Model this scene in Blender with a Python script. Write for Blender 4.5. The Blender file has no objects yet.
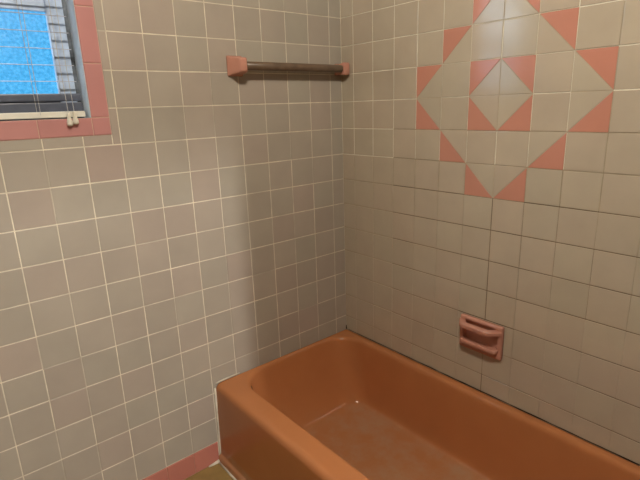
import bpy, bmesh, math, random
from mathutils import Vector, Euler
random.seed(7)
C = bpy.context.scene
COL = C.collection

# ------------------------------------------------------------------ helpers
def link(name, me, mats, parent=None, smooth=False):
    o = bpy.data.objects.new(name, me)
    COL.objects.link(o)
    for m in (mats if isinstance(mats, (list, tuple)) else [mats]):
        me.materials.append(m)
    if smooth:
        for p in me.polygons:
            p.use_smooth = True
    if parent:
        o.parent = parent
    return o

def from_bm(name, bm, mats, parent=None, smooth=False, loc=None):
    bmesh.ops.recalc_face_normals(bm, faces=bm.faces)
    me = bpy.data.meshes.new(name)
    bm.to_mesh(me)
    bm.free()
    o = link(name, me, mats, parent, smooth)
    if loc:
        o.location = loc
    return o

def tag(o, label=None, cat=None, group=None, kind=None):
    if label: o['label'] = label
    if cat: o['category'] = cat
    if group: o['group'] = group
    if kind: o['kind'] = kind
    return o

def empty(name, loc):
    o = bpy.data.objects.new(name, None)
    o.empty_display_size = 0.05
    o.location = loc
    COL.objects.link(o)
    return o

def add_box(bm, x0, x1, y0, y1, z0, z1, bevel=0.0, seg=2):
    vs = [bm.verts.new((x, y, z)) for x in (x0, x1) for y in (y0, y1) for z in (z0, z1)]
    fs = [(0,1,3,2),(4,6,7,5),(0,4,5,1),(2,3,7,6),(0,2,6,4),(1,5,7,3)]
    faces = [bm.faces.new([vs[i] for i in f]) for f in fs]
    if bevel:
        es = list({e for f in faces for e in f.edges})
        bmesh.ops.bevel(bm, geom=es, offset=bevel, segments=seg, profile=.6, affect='EDGES')

def loft(bm, rings, close_ends=True):
    vr = [[bm.verts.new(p) for p in r] for r in rings]
    n = len(vr[0])
    for a, b in zip(vr[:-1], vr[1:]):
        for i in range(n):
            bm.faces.new((a[i], a[(i+1) % n], b[(i+1) % n], b[i]))
    if close_ends:
        bm.faces.new(list(reversed(vr[0])))
        bm.faces.new(vr[-1])
    return vr

def tube(bm, pts, rad, n=10, cap=True):
    pts = [Vector(p) for p in pts]
    rings = []
    for i, p in enumerate(pts):
        t = (pts[min(i+1, len(pts)-1)] - pts[max(i-1, 0)]).normalized()
        up = Vector((0, 0, 1)) if abs(t.z) < .9 else Vector((1, 0, 0))
        a = t.cross(up).normalized(); b = t.cross(a).normalized()
        r = rad[i] if isinstance(rad, (list, tuple)) else rad
        rings.append([p + (a*math.cos(k*2*math.pi/n) + b*math.sin(k*2*math.pi/n))*r for k in range(n)])
    loft(bm, rings, cap)

# ------------------------------------------------------------------ materials
def srgb(r, g, b):
    f = lambda c: ((c/255+.055)/1.055)**2.4 if c > 10 else c/255/12.92
    return (f(r)*.74, f(g)*.74, f(b)*.74, 1)

def mat(name, col, rough=.4, spec=.5, noise=0.0, nscale=6.0, bump=0.0, bscale=40.0, attr=False, metal=0.0, coat=0.0):
    m = bpy.data.materials.new(name)
    m.use_nodes = True
    nt = m.node_tree; N = nt.nodes; L = nt.links
    b = N['Principled BSDF']
    b.inputs['Roughness'].default_value = rough
    b.inputs['Specular IOR Level'].default_value = spec
    b.inputs['Metallic'].default_value = metal
    b.inputs['Coat Weight'].default_value = coat
    b.inputs['Coat Roughness'].default_value = .06
    tc = N.new('ShaderNodeTexCoord')
    if attr:
        a = N.new('ShaderNodeAttribute'); a.attribute_name = 'tint'
        src = a.outputs['Color']
    else:
        rgb = N.new('ShaderNodeRGB'); rgb.outputs[0].default_value = col
        src = rgb.outputs[0]
    if noise:
        nz = N.new('ShaderNodeTexNoise'); nz.inputs['Scale'].default_value = nscale
        nz.inputs['Detail'].default_value = 5
        L.new(tc.outputs['Object'], nz.inputs['Vector'])
        mr = N.new('ShaderNodeMapRange')
        mr.inputs['From Min'].default_value = .3; mr.inputs['From Max'].default_value = .7
        mr.inputs['To Min'].default_value = 1-noise; mr.inputs['To Max'].default_value = 1+noise*.6
        L.new(nz.outputs['Fac'], mr.inputs['Value'])
        mx = N.new('ShaderNodeVectorMath'); mx.operation = 'SCALE'
        L.new(src, mx.inputs[0]); L.new(mr.outputs['Result'], mx.inputs['Scale'])
        src = mx.outputs[0]
    L.new(src, b.inputs['Base Color'])
    if bump:
        nz = N.new('ShaderNodeTexNoise'); nz.inputs['Scale'].default_value = bscale
        nz.inputs['Detail'].default_value = 2
        L.new(tc.outputs['Object'], nz.inputs['Vector'])
        bp = N.new('ShaderNodeBump'); bp.inputs['Strength'].default_value = bump
        bp.inputs['Distance'].default_value = .002
        L.new(nz.outputs['Fac'], bp.inputs['Height'])
        L.new(bp.outputs['Normal'], b.inputs['Normal'])
    return m

TILE = mat('glazed_tile', None, .13, .85, noise=.05, nscale=9, bump=.12, bscale=14, attr=True)
TILEL = mat('matt_tile', None, .34, .4, noise=.05, nscale=9, bump=.12, bscale=14, attr=True)
GROUT = mat('grout', None, .85, .2, noise=.16, nscale=18, attr=True)
PINK = mat('pink_ceramic', srgb(220, 157, 134), .2, .5, noise=.05, nscale=20)
TUBM = mat('salmon_enamel', srgb(206, 134, 84), .14, .35, noise=.04, nscale=7)
CAULK = mat('caulk', srgb(236, 226, 204), .6, .3, noise=.15, nscale=30)
WOOD = mat('dark_bar', srgb(124, 102, 82), .34, .45, noise=.25, nscale=30)
PAINT = mat('cream_paint', srgb(118, 106, 90), .7, .2, noise=.03, nscale=3)
CEIL = mat('ceiling_paint', srgb(176, 164, 146), .8, .2, noise=.02, nscale=3)
ALU = mat('aluminium_frame', srgb(208, 228, 255), .45, .5, noise=.22, nscale=30)
DARKALU = mat('dark_sash_rail', srgb(96, 102, 118), .4, .5, noise=.2, nscale=25)
JAMB = mat('painted_jamb', srgb(242, 250, 255), .45, .4, noise=.18, nscale=26)
GRIME = mat('grimy_seal', srgb(120, 128, 136), .8, .2, noise=.75, nscale=24)
SLAT = mat('blind_slat', srgb(200, 200, 212), .4, .4)
CREAM = mat('cream_plastic', srgb(250, 242, 222), .4, .4, noise=.06, nscale=30)
CORD = mat('cord', srgb(206, 204, 200), .8, .1)
FLOORM = mat('tan_vinyl', srgb(166, 138, 82), .45, .4, noise=.18, nscale=12)

# basin: residue and wear on the enamel, with a shape of its own
def tub_stains(m):
    nt = m.node_tree; N = nt.nodes; L = nt.links
    b = N['Principled BSDF']
    old = b.inputs['Base Color'].links[0].from_socket
    tc = N.new('ShaderNodeTexCoord')
    sep = N.new('ShaderNodeSeparateXYZ'); L.new(tc.outputs['Object'], sep.inputs[0])
    low = N.new('ShaderNodeMapRange')
    low.inputs['From Min'].default_value = .062; low.inputs['From Max'].default_value = .075
    low.inputs['To Min'].default_value = 1; low.inputs['To Max'].default_value = 0
    L.new(sep.outputs['Z'], low.inputs['Value'])
    inn = N.new('ShaderNodeMapRange')
    inn.inputs['From Min'].default_value = -.66; inn.inputs['From Max'].default_value = -.55
    L.new(sep.outputs['X'], inn.inputs['Value'])
    nz = N.new('ShaderNodeTexNoise'); nz.inputs['Scale'].default_value = 7; nz.inputs['Detail'].default_value = 8
    nz.inputs['Roughness'].default_value = .7
    L.new(tc.outputs['Object'], nz.inputs['Vector'])
    cr = N.new('ShaderNodeMapRange'); cr.inputs['From Min'].default_value = .42; cr.inputs['From Max'].default_value = .72
    cr.inputs['To Min'].default_value = .12; cr.inputs['To Max'].default_value = .65
    L.new(nz.outputs['Fac'], cr.inputs['Value'])
    m1 = N.new('ShaderNodeMath'); m1.operation = 'MULTIPLY'; L.new(low.outputs[0], m1.inputs[0]); L.new(cr.outputs[0], m1.inputs[1])
    m2 = N.new('ShaderNodeMath'); m2.operation = 'MULTIPLY'; L.new(m1.outputs[0], m2.inputs[0]); L.new(inn.outputs[0], m2.inputs[1])
    mx = N.new('ShaderNodeMix'); mx.data_type = 'RGBA'
    L.new(m2.outputs[0], mx.inputs[0]); L.new(old, mx.inputs[6])
    mx.inputs[7].default_value = srgb(196, 168, 138)
    L.new(mx.outputs[2], b.inputs['Base Color'])
tub_stains(TUBM)

# obscure window glass: pebbled, lets the daylight through
def glass_mat():
    m = bpy.data.materials.new('obscure_glass'); m.use_nodes = True
    nt = m.node_tree; N = nt.nodes; L = nt.links
    b = N['Principled BSDF']
    b.inputs['Transmission Weight'].default_value = 1
    b.inputs['Roughness'].default_value = .2
    b.inputs['IOR'].default_value = 1.15
    tc = N.new('ShaderNodeTexCoord')
    v = N.new('ShaderNodeTexVoronoi'); v.inputs['Scale'].default_value = 190
    L.new(tc.outputs['Object'], v.inputs['Vector'])
    nz = N.new('ShaderNodeTexNoise'); nz.inputs['Scale'].default_value = 120; nz.inputs['Detail'].default_value = 4
    L.new(tc.outputs['Object'], nz.inputs['Vector'])
    cr = N.new('ShaderNodeValToRGB')
    cr.color_ramp.elements[0].position = .38; cr.color_ramp.elements[0].color = (.52, .74, .82, 1)
    cr.color_ramp.elements[1].position = .62; cr.color_ramp.elements[1].color = (1, 1, 1, 1)
    L.new(nz.outputs['Fac'], cr.inputs[0])
    L.new(cr.outputs[0], b.inputs['Base Color'])
    bp = N.new('ShaderNodeBump'); bp.inputs['Strength'].default_value = .5; bp.inputs['Distance'].default_value = .002
    L.new(v.outputs['Distance'], bp.inputs['Height']); L.new(bp.outputs['Normal'], b.inputs['Normal'])
    return m
GLASS = glass_mat()

# ------------------------------------------------------------------ tiled walls
S = .1095           # tile pitch
Z0 = 1.298          # height of the grout line numbered 0
ROWZ = [Z0 - r*S for r in range(-10, 12)]        # horizontal grout lines, top to bottom

class Wall:
    def __init__(self, P, normal):
        self.P, self.n = P, Vector(normal)
        self.v, self.f, self.mi, self.col = [], [], [], []
    def poly(self, pts, mi, col):
        pts = [Vector(p) for p in pts]
        nn = Vector((0, 0, 0))
        for i in range(len(pts)):
            nn += pts[i].cross(pts[(i+1) % len(pts)])
        if nn.dot(self.n) < 0: pts.reverse()
        i0 = len(self.v)
        self.v += [tuple(p) for p in pts]
        self.f.append(list(range(i0, i0+len(pts)))); self.mi.append(mi); self.col.append(col)
    def rect(self, u0, u1, v0, v1, d, mi, col):
        self.poly([self.P(u, v, d) for u, v in ((u0, v0), (u1, v0), (u1, v1), (u0, v1))], mi, col)
    def tile(self, uv, gap, h, pil, col, tilt=.0035):
        """one pillow-edged tile on a convex outline"""
        def inset(poly, d):
            n = len(poly); cx = sum(p[0] for p in poly)/n; cy = sum(p[1] for p in poly)/n
            lines = []
            for i in range(n):
                (x0, y0), (x1, y1) = poly[i], poly[(i+1) % n]
                nx, ny = -(y1-y0), x1-x0; l = math.hypot(nx, ny); nx /= l; ny /= l
                if nx*(cx-x0)+ny*(cy-y0) < 0: nx, ny = -nx, -ny
                lines.append((nx, ny, nx*x0+ny*y0+d))
            out = []
            for i in range(n):
                a1, b1, c1 = lines[i-1]; a2, b2, c2 = lines[i]
                D = a1*b2-a2*b1
                out.append(((c1*b2-c2*b1)/D, (a1*c2-a2*c1)/D))
            return out
        n = len(uv)
        cu = sum(p[0] for p in uv)/n; cv = sum(p[1] for p in uv)/n
        ta, tb = random.gauss(0, tilt), random.gauss(0, tilt)
        lv = [(inset(uv, gap/2), -.0006), (inset(uv, gap/2), h-pil*.55), (inset(uv, gap/2+pil*.45), h-pil*.15), (inset(uv, gap/2+pil*1.3), h)]
        rings = [[self.P(u, v, d + (ta*(u-cu)+tb*(v-cv) if k else 0)) for u, v in r] for k, (r, d) in enumerate(lv)]
        for a, b in zip(rings[:-1], rings[1:]):
            for i in range(n):
                j = (i+1) % n
                self.poly_keep([a[i], a[j], b[j], b[i]], 0, col)
        self.poly(rings[-1], 0, col)
    def poly_keep(self, pts, mi, col):
        self.poly(pts, mi, col)
    def build(self, name, tile=None):
        me = bpy.data.meshes.new(name)
        me.from_pydata(self.v, [], self.f)
        me.polygons.foreach_set('material_index', self.mi)
        ca = me.color_attributes.new('tint', 'FLOAT_COLOR', 'CORNER')
        data = []
        for f, c in zip(self.f, self.col):
            data += list(c)*len(f)
        ca.data.foreach_set('color', data)
        o = link(name, me, [tile or TILE, GROUT])
        tag(o, kind='structure')
        return o

def jitter(c, a, warm=0.0):
    k = 1 + random.uniform(-a, a); w = random.uniform(-warm, warm)
    return (c[0]*k*(1+w), c[1]*k*(1-w*.6), c[2]*k*(1-w*.2), 1)

def cut(cell, hole):
    u0, u1, v0, v1 = cell
    a0, a1, b0, b1 = hole
    if u1 <= a0 or u0 >= a1 or v1 <= b0 or v0 >= b1: return [cell]
    out = []
    if u1 > a1: out.append((max(u0, a1), u1, v0, v1)); u1 = a1
    if u0 < a0: out.append((u0, min(u1, a0), v0, v1)); u0 = a0
    if v0 < b0: out.append((u0, u1, v0, b0))
    if v1 > b1: out.append((u0, u1, b1, v1))
    return [c for c in out if c[1]-c[0] > .004 and c[3]-c[2] > .004]

# window opening and its pink surround (outer edge of the surround)
WX1, WZ0 = -1.0185, 1.381
WX0, WZ1 = -1.622, 2.17
TW = .0525
HOLE = (WX0-TW, WX1+TW, WZ0-TW+.0015, WZ1+TW)

TILE_L = srgb(192, 182, 166)
GROUT_L = srgb(252, 242, 218)
TILE_R = srgb(209, 194, 171)
PINKT = srgb(222, 153, 130)

# --- left wall (the window wall, plane y = 0)
wl = Wall(lambda u, v, d: (u, -d, v), (0, -1, 0))
UL = [-.0648 - i*S for i in range(0, 21)]
ulines = [-.0004] + [u for u in UL if u > -2.29] + [-2.3]
vlines = [2.4] + ROWZ
G = .0032
for iu in range(len(ulines)-1):
    u1, u0 = ulines[iu], ulines[iu+1]
    for iv in range(len(vlines)-1):
        v1, v0 = vlines[iv], vlines[iv+1]
        k = 11 - iu; r = iv - 11      # tile column / row counted from the photograph's first full ones
        c = jitter(TILE_L, .035, .011)
        if random.random() < .3: c = (c[0]*1.015, c[1]*.975, c[2]*.985, 1)
        if (iu, r) == (9, 0): c = (c[0]*1.03, c[1]*.95, c[2]*.965, 1)
        for (a, b, e, f) in cut((u0, u1, v0, v1), HOLE):
            wl.tile([(a, e), (b, e), (b, f), (a, f)], G, .0008, .0011, c)
def strips(w, ulines, vlines, g, colu, colv, hole=None, d=0.0):
    for iu, u in enumerate(ulines):
        for iv in range(len(vlines)-1):
            for (a, b, e, f) in (cut((u-g*.75, u+g*.75, vlines[iv+1], vlines[iv]), hole) if hole else [(u-g*.75, u+g*.75, vlines[iv+1], vlines[iv])]) or []:
                w.rect(a, b, e, f, d, 1, colu(iu, iv))
    for iv, v in enumerate(vlines):
        for iu in range(len(ulines)-1):
            for (a, b, e, f) in (cut((ulines[iu+1], ulines[iu], v-g*.75, v+g*.75), hole) if hole else [(ulines[iu+1], ulines[iu], v-g*.75, v+g*.75)]) or []:
                w.rect(a, b, e, f, d+.00003, 1, colv(iu, iv))
def faded(p):
    q = random.uniform(.35, .8) if random.random() < p else random.uniform(0, .15)
    return tuple(g*(1-q)+t*q for g, t in zip(GROUT_L, TILE_L))
strips(wl, ulines, vlines, G,
       lambda iu, iv: jitter(faded(.22), .09), lambda iu, iv: jitter(faded(.08), .07), HOLE)
# plain backing behind the baseboard tiles
wl.rect(-2.3, 0, 0, vlines[-1], 0, 1, GROUT_L)
# grout round the window surround
for (a, b, e, f) in ((HOLE[0], HOLE[1], HOLE[2]-.002, HOLE[2]+.001), (HOLE[1]-.001, HOLE[1]+.002, HOLE[2], HOLE[3])):
    wl.rect(a, b, e, f, .00005, 1, TILE_L)
for (a, b, e, f) in ((-2.3, 0, 0, HOLE[2]), (-2.3, 0, HOLE[3], 2.4), (HOLE[1], 0, HOLE[2], HOLE[3]), (-2.3, HOLE[0], HOLE[2], HOLE[3])):
    wl.rect(a, b, e, f, -.0008, 1, GROUT_L)
wl.build('wall_left', TILEL)

# --- right wall (plane x = 0, carries the pink diamond)
wr = Wall(lambda u, v, d: (-d, u, v), (-1, 0, 0))
vR = [-(.6585 + j)*S for j in range(0, 14)]
ur = [-.0004] + vR + [-1.534]
pink = {}
for r, cl, cr in ((-4, 5, 6), (-3, 4, 7), (-2, 3, 8), (1, 5, 6), (0, 4, 7), (-1, 3, 8)):
    up = r <= -2
    pink[(r, cl)] = 'UL' if up else 'LL'
    pink[(r, cr)] = 'UR' if up else 'LR'
pink[(-2, 5)] = 'UL'; pink[(-2, 6)] = 'UR'; pink[(-1, 5)] = 'LL'; pink[(-1, 6)] = 'LR'
GR = .0026
SOAPH = (-.721-.066, -.721+.066, .574-.046, .574+.046)      # opening the soap dish is let into
for iu in range(len(ur)-1):
    y1, y0 = ur[iu], ur[iu+1]       # y1 nearer the corner = left in the picture
    for iv in range(len(vlines)-1):
        v1, v0 = vlines[iv], vlines[iv+1]
        r = iv - 11; cidx = iu - 1
        c = jitter(TILE_R, .025, .012)
        q = pink.get((r, cidx))
        A, B, Cc, D = (y1, v1), (y0, v1), (y0, v0), (y1, v0)     # UL UR LR LL
        if not q:
            parts = cut((y0, y1, v0, v1), SOAPH)
            if len(parts) == 1 and parts[0] == (y0, y1, v0, v1):
                e1 = .0008 if r >= 2 and cidx != 6 else 0      # the lower upright joints are thinner
                e0 = .0008 if r >= 2 and cidx != 5 else 0
                wr.tile([(y1+e1, v1), (y0-e0, v1), (y0-e0, v0), (y1+e1, v0)], GR, .0014, .0014, c, .004)
            else:                       # tiles notched round the dish: one glaze, no seam
                g2 = GR*.5+.0002
                for (a, b, e, f) in cut((y0+g2, y1-g2, v0+g2, v1-g2), SOAPH):
                    if b > a and f > e: wr.rect(a, b, e, f, .0013, 0, c)
            continue
        if q:
            tri = {'UL': ([A, B, D], [B, Cc, D]), 'UR': ([A, B, Cc], [A, Cc, D]),
                   'LL': ([A, Cc, D], [A, B, Cc]), 'LR': ([B, Cc, D], [A, B, D])}[q]
            wr.tile(tri[0], .0016, .0014, .0008, jitter(PINKT, .04, .01), .003)
            wr.tile(tri[1], .0016, .0014, .0008, c, .003)
            wr.rect(y0, y1, v0, v1, .0002, 1, srgb(206, 188, 160))
LIGHTG, DARKG, TANG = srgb(255, 250, 228), srgb(132, 112, 88), srgb(178, 164, 138)
def gu(iu, iv):
    j = iu - 1; r = iv - 11
    if r < 1: return jitter(LIGHTG if j < 9 else TANG, .1)
    if r >= 5 and j != 6: return jitter(tuple(q*.92 for q in TILE_R[:3]), .08)
    if j >= 6 and r >= 2: return jitter(DARKG if (j == 6 or (j in (7, 8) and r < 4) or (j == 9 and 3 <= r < 5)) else TANG, .15)
    if j == 6: return jitter(DARKG, .1)
    return jitter(TANG, .12)
def gv(iu, iv):
    r = iv - 11; j = iu
    if r <= -1: return jitter(LIGHTG, .08)
    if r <= 1: return jitter(LIGHTG if j < 3 else TANG, .1)
    if j < 3: return jitter(TANG, .1)
    return jitter(DARKG, .15)
strips(wr, ur, vlines, GR, gu, gv, SOAPH)
wr.rect(-1.534, 0, 0, vlines[-1], 0, 1, TANG)
for (a, b, e, f) in cut((-1.534, 0, 0, 2.4), SOAPH):
    wr.rect(a, b, e, f, -.0008, 1, TANG)
wr.build('wall_right')

# --- the rest of the room shell
def slab(name, x0, x1, y0, y1, z0, z1, m):
    bm = bmesh.new(); add_box(bm, x0, x1, y0, y1, z0, z1)
    return tag(from_bm(name, bm, m), kind='structure')
slab('floor', -2.3, 0, -2.8, 0, -.06, 0, FLOORM)
slab('ceiling', -2.3, 0, -2.8, 0, 2.4, 2.46, CEIL)
slab('wall_end', -.612, 0, -1.65, -1.534, 0, 2.4, PAINT)
slab('wall_near', -2.36, -2.3, -2.86, 0, 0, 2.4, PAINT)
slab('wall_side', 0, .06, -2.86, -1.65, 0, 2.4, PAINT)
# back wall; doorway and hall are unseen, added to shape the second lamp's light
bm = bmesh.new()
add_box(bm, -2.3, -1.42, -2.86, -2.8, 0, 2.4)
add_box(bm, -.56, 0, -2.86, -2.8, 0, 2.4)
add_box(bm, -1.42, -.56, -2.86, -2.8, 2.03, 2.4)
tag(from_bm('wall_back', bm, PAINT), kind='structure')
bm = bmesh.new()
add_box(bm, -2.3, 0, -5.2, -5.14, 0, 2.46)
add_box(bm, -2.36, -2.3, -5.2, -2.86, 0, 2.46)
add_box(bm, 0, .06, -5.2, -2.86, 0, 2.46)
add_box(bm, -2.3, 0, -5.2, -2.8, 2.4, 2.46)
add_box(bm, -2.3, 0, -5.2, -2.8, -.06, 0)
tag(from_bm('wall_added_hall', bm, PAINT), kind='structure')

# --- pink tile baseboard along the left wall
bb = Wall(lambda u, v, d: (u, -d, v), (0, -1, 0))
btop = ROWZ[-1]
edges = [-.7255] + [u for u in UL if -2.29 < u < -.73] + [-2.3]
for u1, u0 in zip(edges[:-1], edges[1:]):
    bb.tile([(u0, .002), (u1, .002), (u1, btop-.001), (u0, btop-.001)], .002, .0035, .003, jitter(srgb(208, 132, 116), .04), .003)
bb.rect(-2.3, -.7255, 0, btop, .0012, 1, srgb(206, 150, 130))
bb.build('baseboard_left')

# --- pink tile surround of the window
tr = Wall(lambda u, v, d: (u, -d, v), (0, -1, 0))
H = .0035
def trim_tile(u0, u1, v0, v1):
    tr.tile([(u0, v0), (u1, v0), (u1, v1), (u0, v1)], .0022, H, .0028, jitter(srgb(220, 157, 152), .03), .003)
ox0, ox1, oz0, oz1 = WX0-TW, WX1+TW, WZ0-TW, WZ1+TW
trim_tile(WX1, ox1, oz0, WZ0); trim_tile(ox0, WX0, oz0, WZ0); trim_tile(WX1, ox1, WZ1, oz1); trim_tile(ox0, WX0, WZ1, oz1)
z = WZ0
while z < WZ1-.02:
    z2 = min(z+.1535, WZ1); trim_tile(WX1, ox1, z, z2); trim_tile(ox0, WX0, z, z2); z = z2
x = WX1
while x > WX0+.02:
    x2 = max(x-.1455, WX0); trim_tile(x2, x, oz0, WZ0); trim_tile(x2, x, WZ1, oz1); x = x2
gc = srgb(228, 190, 170)
for a, b, e, f in ((ox0, ox1, oz0, WZ0), (ox0, ox1, WZ1, oz1), (ox0, WX0, WZ0, WZ1), (WX1, ox1, WZ0, WZ1)):
    tr.rect(a, b, e, f, .0015, 1, gc)
tr.build('trim_1')

# --- caulk beads round the tub
bm = bmesh.new()
tube(bm, [(-.7215, -.004, .012), (-.7185, -.004, .05), (-.7165, -.004, .2), (-.7135, -.004, .335)], .0042, 8)
tube(bm, [(-.708, -.005, .3555), (-.66, -.005, .3575), (-.60, -.005, .358)], [.003, .0035, .002], 8)
tube(bm, [(-.731, -.002, .003), (-.7325, -.1, .003), (-.7325, -1.5, .003)], .0045, 8)
tube(bm, [(-.728, -.006, .004), (-.75, -.006, .003), (-.775, -.005, .002)], [.009, .006, .003], 8)
tag(from_bm('trim_2', bm, CAULK, smooth=True), kind='structure')

# thin dark bead along the joint where the tub meets the right wall
bm = bmesh.new()
pts = [(-.0045, -.02 - 1.5*k/40, .3545 + random.uniform(-.0006, .0004)) for k in range(41)]
tube(bm, pts, [random.uniform(.0006, .0022) if k > 8 else random.uniform(.0006, .0014) for k in range(41)], 6)
tube(bm, [(-.0035, -.0035, .353), (-.003, -.003, .372)], [.003, .0012], 6)
tag(from_bm('trim_3', bm, mat('dark_joint', srgb(72, 50, 34), .8, .2, noise=.4, nscale=30), smooth=True), kind='structure')

# ------------------------------------------------------------------ window
win = empty('window_1', (0, 0, 0)); tag(win, kind='structure')
D0, D1 = 0.0, .105
bm = bmesh.new()
t = .012
add_box(bm, WX1, WX1+t, .0005, D1, WZ0-t, WZ1+t)
add_box(bm, WX0-t, WX0, .0005, D1, WZ0-t, WZ1+t)
add_box(bm, WX0, WX1, .0005, D1, WZ0-t, WZ0)
add_box(bm, WX0, WX1, .0005, D1, WZ1, WZ1+t)
from_bm('jamb', bm, JAMB, win)
# grimy rubber seal between jamb and frame
bm = bmesh.new()
add_box(bm, WX1-.012, WX1, .074, .104, WZ0, WZ1)
add_box(bm, WX0, WX0+.012, .074, .104, WZ0, WZ1)
from_bm('seal', bm, GRIME, win)
# aluminium stiles and rails between the awning panes
FX1, FX0 = WX1-.012, WX0+.012
GX1, GX0 = -1.0765, WX0+.06
bm = bmesh.new()
add_box(bm, GX1, FX1, .07, .0895, WZ0, WZ1, .003)
add_box(bm, FX0, GX0, .07, .0895, WZ0, WZ1, .003)
PZ = [(1.4535, 1.678), (1.728, 1.952), (1.998, 2.13)]
for (a, b) in ((1.678, 1.728), (1.952, 1.998), (2.13, WZ1)):
    add_box(bm, GX0, GX1, .074, .0895, a, b, .003)
from_bm('frame', bm, ALU, win)
bm = bmesh.new()
add_box(bm, FX0, FX1+.0115, .060, .104, WZ0, 1.428, .003)
add_box(bm, FX0, FX1+.0115, .080, .104, 1.42, 1.44)
add_box(bm, FX0, FX1+.0115, .066, .104, 1.431, 1.4535, .004)
from_bm('bottom_rail', bm, DARKALU, win)
for a, b in PZ:
    bm = bmesh.new(); add_box(bm, GX0-.004, GX1+.004, .086, .091, a-.004, b+.004)
    from_bm('pane', bm, GLASS, win)

# ------------------------------------------------------------------ venetian blind
blind = empty('window_blind', (-1.32, .035, WZ0))
tag(blind, 'thin pale venetian blind hanging open in front of the blue window', 'blind')
BX0, BX1, BY = -1.604, -1.0355, .034
loc0 = Vector(blind.location)
def bpart(name, bm, m, parent=blind, smooth=False):
    o = from_bm(name, bm, m, None, smooth)
    o.data.transform(__import__('mathutils').Matrix.Translation(-loc0))
    o.parent = parent
    return o
bm = bmesh.new(); add_box(bm, BX0, BX1, BY-.016, BY+.014, WZ1-.03, WZ1-.002, .002)
bpart('headrail', bm, CREAM)
bm = bmesh.new(); add_box(bm, BX0-.004, BX1+.009, BY-.013, BY+.013, WZ0+.0035, WZ0+.0205, .003)
bpart('bottom_rail', bm, CREAM)
proto = None
nsl = 0
zz = 1.6625
zs = [1.6625 + .0443*i for i in range(-4, 11)]
for z in zs:
    if z > WZ1-.035: continue
    if proto is None:
        bm = bmesh.new()
        W = .0046; n = 6; rows = []
        for k in range(n+1):
            a = -W + 2*W*k/n
            up = .0010*(1-(a/W)**2) + a*.06
            rows.append([(BX0, BY+a, up+.0004), (BX1, BY+a, up+.0004), (BX1, BY+a, up-.0004), (BX0, BY+a, up-.0004)])
        loft(bm, rows)
        bmesh.ops.recalc_face_normals(bm, faces=bm.faces)
        me = bpy.data.meshes.new('slat'); bm.to_mesh(me); bm.free(); me.materials.append(SLAT)
        proto = me
    o = bpy.data.objects.new('slat', proto); COL.objects.link(o)
    o.parent = blind; o.location = (-loc0.x, -loc0.y, z-loc0.z)
for cx in (-1.146, -1.49):
    bm = bmesh.new()
    tube(bm, [(cx+.004, BY-.0145, WZ1-.03), (cx-.001, BY-.0145, WZ0+.012)], .0008, 6)
    tube(bm, [(cx-.004, BY+.0145, WZ1-.03), (cx-.004, BY+.0145, WZ0+.012)], .0008, 6)
    bpart('ladder_cord', bm, CORD)
for dx, tz in ((-1.0815, 1.366), (-1.0655, 1.3705)):
    bm = bmesh.new()
    yy = -.012
    tube(bm, [(dx+.004, BY-.019, WZ1-.02), (dx+.003, .012, 1.6), (dx, yy, tz+.028)], .0009, 6)
    c = bpart('pull_cord', bm, CORD)
    bm = bmesh.new()
    prof = [(.003, .031), (.0046, .029), (.0052, .022), (.0052, .017), (.0062, .012), (.0082, .004), (.0085, -.001), (.007, -.005), (.003, -.0065)]
    rings = [[(dx+math.cos(a*math.pi/6)*r, yy+math.sin(a*math.pi/6)*r, tz+h) for a in range(12)] for r, h in prof]
    loft(bm, rings)
    bpart('tassel', bm, CREAM, c, True)

# ------------------------------------------------------------------ bathtub
def rrect(x0, x1, y0, y1, r, z, n=12, m=10):
    pts = []
    cs = [(x1-r, y1-r, 0), (x0+r, y1-r, 90), (x0+r, y0+r, 180), (x1-r, y0+r, 270)]
    for i, (cx, cy, a0) in enumerate(cs):
        arc = [(cx+r*math.cos(math.radians(a0+90*k/n)), cy+r*math.sin(math.radians(a0+90*k/n))) for k in range(n+1)]
        pts += arc
        nx, ny, na = cs[(i+1) % 4]
        e = (nx+r*math.cos(math.radians(na)), ny+r*math.sin(math.radians(na)))
        s = arc[-1]
        pts += [(s[0]+(e[0]-s[0])*k/m, s[1]+(e[1]-s[1])*k/m) for k in range(1, m)]
    return [(x, y, z) for x, y in pts]
tub = empty('bathtub', (-.36, -.76, 0))
tag(tub, 'glossy salmon built-in bathtub against the two tiled walls', 'bathtub')
XR, YB, YF = -.0036, -.0030, -1.530
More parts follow.
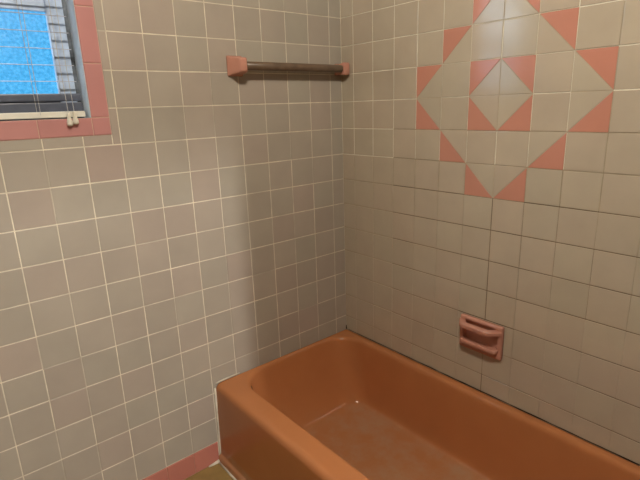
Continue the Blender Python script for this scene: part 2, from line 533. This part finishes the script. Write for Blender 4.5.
rings = [rrect(-.7295, XR, YF, YB, .002, 0.001), rrect(-.7295, XR, YF, YB, .002, .020), rrect(-.727, XR, YF, YB, .003, .028),
         rrect(-.719, XR, YF, YB, .003, .036), rrect(-.7165, XR, YF, YB, .003, .045), rrect(-.7115, XR, YF, YB, .003, .318),
         rrect(-.710, XR, YF, YB, .003, .331), rrect(-.706, XR, YF, YB, .003, .3405), rrect(-.699, XR, YF, YB, .003, .3470),
         rrect(-.689, XR, YF, YB, .003, .3505), rrect(-.676, XR-.004, YF+.01, YB-.003, .012, .3522), rrect(-.664, XR-.009, -1.50, YB-.005, .045, .3528), rrect(-.650, XR-.016, -1.47, YB-.007, .085, .3533),
rrect(-.636, -.026, -1.44, -.010, .122, .3535), rrect(-.629, -.032, -1.433, -.014, .122, .3529), rrect(-.6235, -.0365, -1.428, -.0185, .122, .3508),
         rrect(-.619, -.040, -1.424, -.0225, .122, .3465), rrect(-.6155, -.043, -1.42, -.026, .122, .339), rrect(-.6135, -.045, -1.416, -.029, .122, .325),
         rrect(-.608, -.050, -1.40, -.046, .12, .26), rrect(-.598, -.057, -1.38, -.076, .113, .18), rrect(-.582, -.065, -1.36, -.115, .10, .11),
         rrect(-.570, -.072, -1.34, -.140, .085, .082), rrect(-.556, -.079, -1.33, -.157, .07, .069), rrect(-.532, -.093, -1.31, -.178, .055, .0625),
         rrect(-.49, -.12, -1.28, -.22, .05, .060), rrect(-.40, -.22, -1.1, -.40, .04, .057)]
bm = bmesh.new()
vr = loft(bm, rings, False)
bm.faces.new(vr[-1])
bmesh.ops.recalc_face_normals(bm, faces=bm.faces)
o = from_bm('basin', bm, TUBM, None, True)
o.data.transform(__import__('mathutils').Matrix.Translation(-Vector(tub.location)))
o.parent = tub
md = o.modifiers.new('sub', 'SUBSURF'); md.levels = 1; md.render_levels = 3
# drain at the far (out of view) end
bm = bmesh.new()
loft(bm, [[(math.cos(k*math.pi/10)*r, .52-.0+math.sin(k*math.pi/10)*r-1.03, z) for k in range(20)] for r, z in ((.031, .0575), (.031, .0605), (.026, .062), (.02, .0595))])
d = from_bm('drain', bm, mat('drain_metal', srgb(170, 166, 160), .25, .5, metal=1), None, True)
d.parent = tub; d.location = (.03, 0, .0)

# ------------------------------------------------------------------ towel bar
tb = empty('towel_bar', (-.27, 0, 1.53))
tag(tb, 'dark towel bar between two pink ceramic posts on the tile wall', 'towel bar')
def post(cx, cz, parent, w=.030, wf=.015, h=.0345, hf=.022, dep=.066):
    bm = bmesh.new()
    def rr(hw, hh, y, r): return [(p[0], y, p[1]) for p in [(q[0], q[1]) for q in rrect(-hw, hw, -hh, hh, r, 0, 4, 3)]]
    loft(bm, [rr(w, h, -.0012, .004), rr(w, h, -.006, .004), rr(w-.0015, h-.0015, -.010, .004), rr(w-.004, h-.004, -.014, .005), rr(wf+.003, hf+.003, -dep+.009, .005),
              rr(wf+.0005, hf+.0005, -dep+.004, .005), rr(wf-.002, hf-.002, -dep+.0008, .005), rr(wf-.005, hf-.005, -dep, .004)])
    o = from_bm('post', bm, PINK, parent, True)
    o.location = (cx, 0, cz)
    return o
p1 = post(-.5155+.27, .0085, tb); p2 = post(-.0255+.27, .0065, tb, .0150, .0135, .0225, .0215, .064)
bm = bmesh.new()
RB = .0148
xs = [(-.5045, .9), (-.5035, 1), (-.050, 1), (-.045, .93), (-.0425, .7)]
loft(bm, [[(x+.27, -.046+RB*q*math.cos(k*math.pi/8), 0.007+RB*q*math.sin(k*math.pi/8)) for k in range(16)] for x, q in xs])
from_bm('bar', bm, WOOD, tb, True)

# ------------------------------------------------------------------ soap dish with grab bar
sd = empty('soap_dish', (0, -.721, .574))
tag(sd, 'pink ceramic soap dish with a grab bar on the tiled wall above the tub', 'soap dish')
def yz(ring, x): return [(x, p[0], p[1]) for p in ring]
hw, hh = .0845, .0635
def fr(a, b, x, r=.006): return yz(rrect(-hw+a, hw-a, -hh+b, hh-b, r, 0, 4, 4), x)
# framed back plate with its shallow hollow
bm = bmesh.new()
loft(bm, [fr(0, 0, -.0012), fr(0, 0, -.010), fr(.0015, .0015, -.0135), fr(.005, .005, -.0155), fr(.014, .011, -.0155),
          fr(.0165, .0135, -.0145), fr(.019, .016, -.010), fr(.021, .0185, .012), fr(.024, .022, .030), fr(.032, .030, .036), fr(.05, .042, .038)])
from_bm('back_plate', bm, PINK, sd, True)
def sweep(bm, path, prof):
    P = [Vector((p[0], p[1], 0)) for p in path]
    rings = []
    for i, p in enumerate(P):
        a = (p - P[i-1]).normalized() if i else (P[1]-P[0]).normalized()
        b = (P[i+1] - p).normalized() if i < len(P)-1 else a
        t = (a+b).normalized(); k = 1/max(.5, t.dot(a))
        nrm = Vector((t.y, -t.x, 0))*k
        rings.append([p + nrm*u + Vector((0, 0, v)) for u, v in prof])
    loft(bm, rings)
bm = bmesh.new()
prof = [(-.0155, -.0050), (.0045, -.0080), (.0068, -.0065), (.0080, .0045), (.0055, .0078), (-.0135, .0078), (-.0158, .0060)]
sweep(bm, [(-.012, .0800), (-.0425, .0600), (-.0460, .054), (-.0460, -.040), (-.0425, -.0480), (-.012, -.0790)], prof)
g = from_bm('grab_bar', bm, PINK, sd, False); g.location = (0, 0, .0395)
bm = bmesh.new()
def tray_ring(s, z, back=.02):
    pts = [(back, .060*s), (-.010, .061*s), (-.0135, .074*s), (-.022*s, .0725*s), (-.033*s, .068*s), (-.038*s, .060*s), (-.038*s, .03*s), (-.038*s, -.03*s), (-.038*s, -.066*s), (-.034*s, -.0735*s), (-.022*s, -.0755*s), (-.0135, -.074*s), (-.010, -.061*s), (back, -.060*s)]
    return [(a, b, z) for a, b in pts]
loft(bm, [tray_ring(.88, -.009), tray_ring(.97, -.007), tray_ring(1.0, -.001), tray_ring(1.0, .006), tray_ring(.97, .0085), tray_ring(.90, .0085), tray_ring(.86, .003), tray_ring(.8, .0005)])
tr_ = from_bm('tray', bm, PINK, sd, True); tr_.location = (0, 0, -.030)

# ------------------------------------------------------------------ light
def lamp(name, kind, loc, power, col, size):
    l = bpy.data.lights.new(name, kind); l.energy = power; l.color = col
    if kind == 'POINT': l.shadow_soft_size = size
    o = bpy.data.objects.new(name, l); o.location = loc; COL.objects.link(o)
    return o
lamp('ceiling_lamp', 'POINT', (-1.18, -1.32, 2.32), 62, (1, .93, .82), .05)
lamp('hall_lamp', 'POINT', (-.745, -4.0, 2.36), 285, (1, .97, .945), .08)  # assumed lamp in the added hall, set for the left wall's shadow edge

w = bpy.data.worlds.new('sky'); C.world = w; w.use_nodes = True
nt = w.node_tree; bg = nt.nodes['Background']
tc = nt.nodes.new('ShaderNodeTexCoord'); sp = nt.nodes.new('ShaderNodeSeparateXYZ')
cr = nt.nodes.new('ShaderNodeValToRGB')
e = cr.color_ramp.elements
e[0].position = .25; e[0].color = (.10, .50, .92, 1)
e[1].position = .82; e[1].color = (7.0, 7.4, 7.9, 1)
m_ = e.new(.60); m_.color = (.3, .58, .95, 1)
m2_ = e.new(.69); m2_.color = (1.3, 1.6, 2.0, 1)
dt = nt.nodes.new('ShaderNodeVectorMath'); dt.operation = 'DOT_PRODUCT'
dt.inputs[1].default_value = (-.56, .28, .96)      # sky made brighter this way to give the right wall its glare
nt.links.new(tc.outputs['Generated'], dt.inputs[0]); nt.links.new(dt.outputs['Value'], cr.inputs[0])
nt.links.new(cr.outputs[0], bg.inputs['Color']); bg.inputs['Strength'].default_value = 1.0

# ------------------------------------------------------------------ camera
cam = bpy.data.cameras.new('camera'); co = bpy.data.objects.new('camera', cam); COL.objects.link(co)
cam.sensor_width = 36; cam.lens = 483.047*36/640; cam.clip_start = .02
co.rotation_mode = 'XYZ'
co.location = (-1.453499, -1.577660, .0925207 + Z0)
co.rotation_euler = (1.30168238, .03236795, -.70016168)
C.camera = co
C.view_settings.view_transform = 'Standard'
try: C.view_settings.look = 'None'
except Exception: pass
C.view_settings.exposure = .14; C.view_settings.gamma = 1; C.view_settings.use_curve_mapping = False
C.cycles.max_bounces = 12; C.cycles.diffuse_bounces = 6
C.cycles.use_denoising = True
C.cycles.sample_clamp_indirect = 6
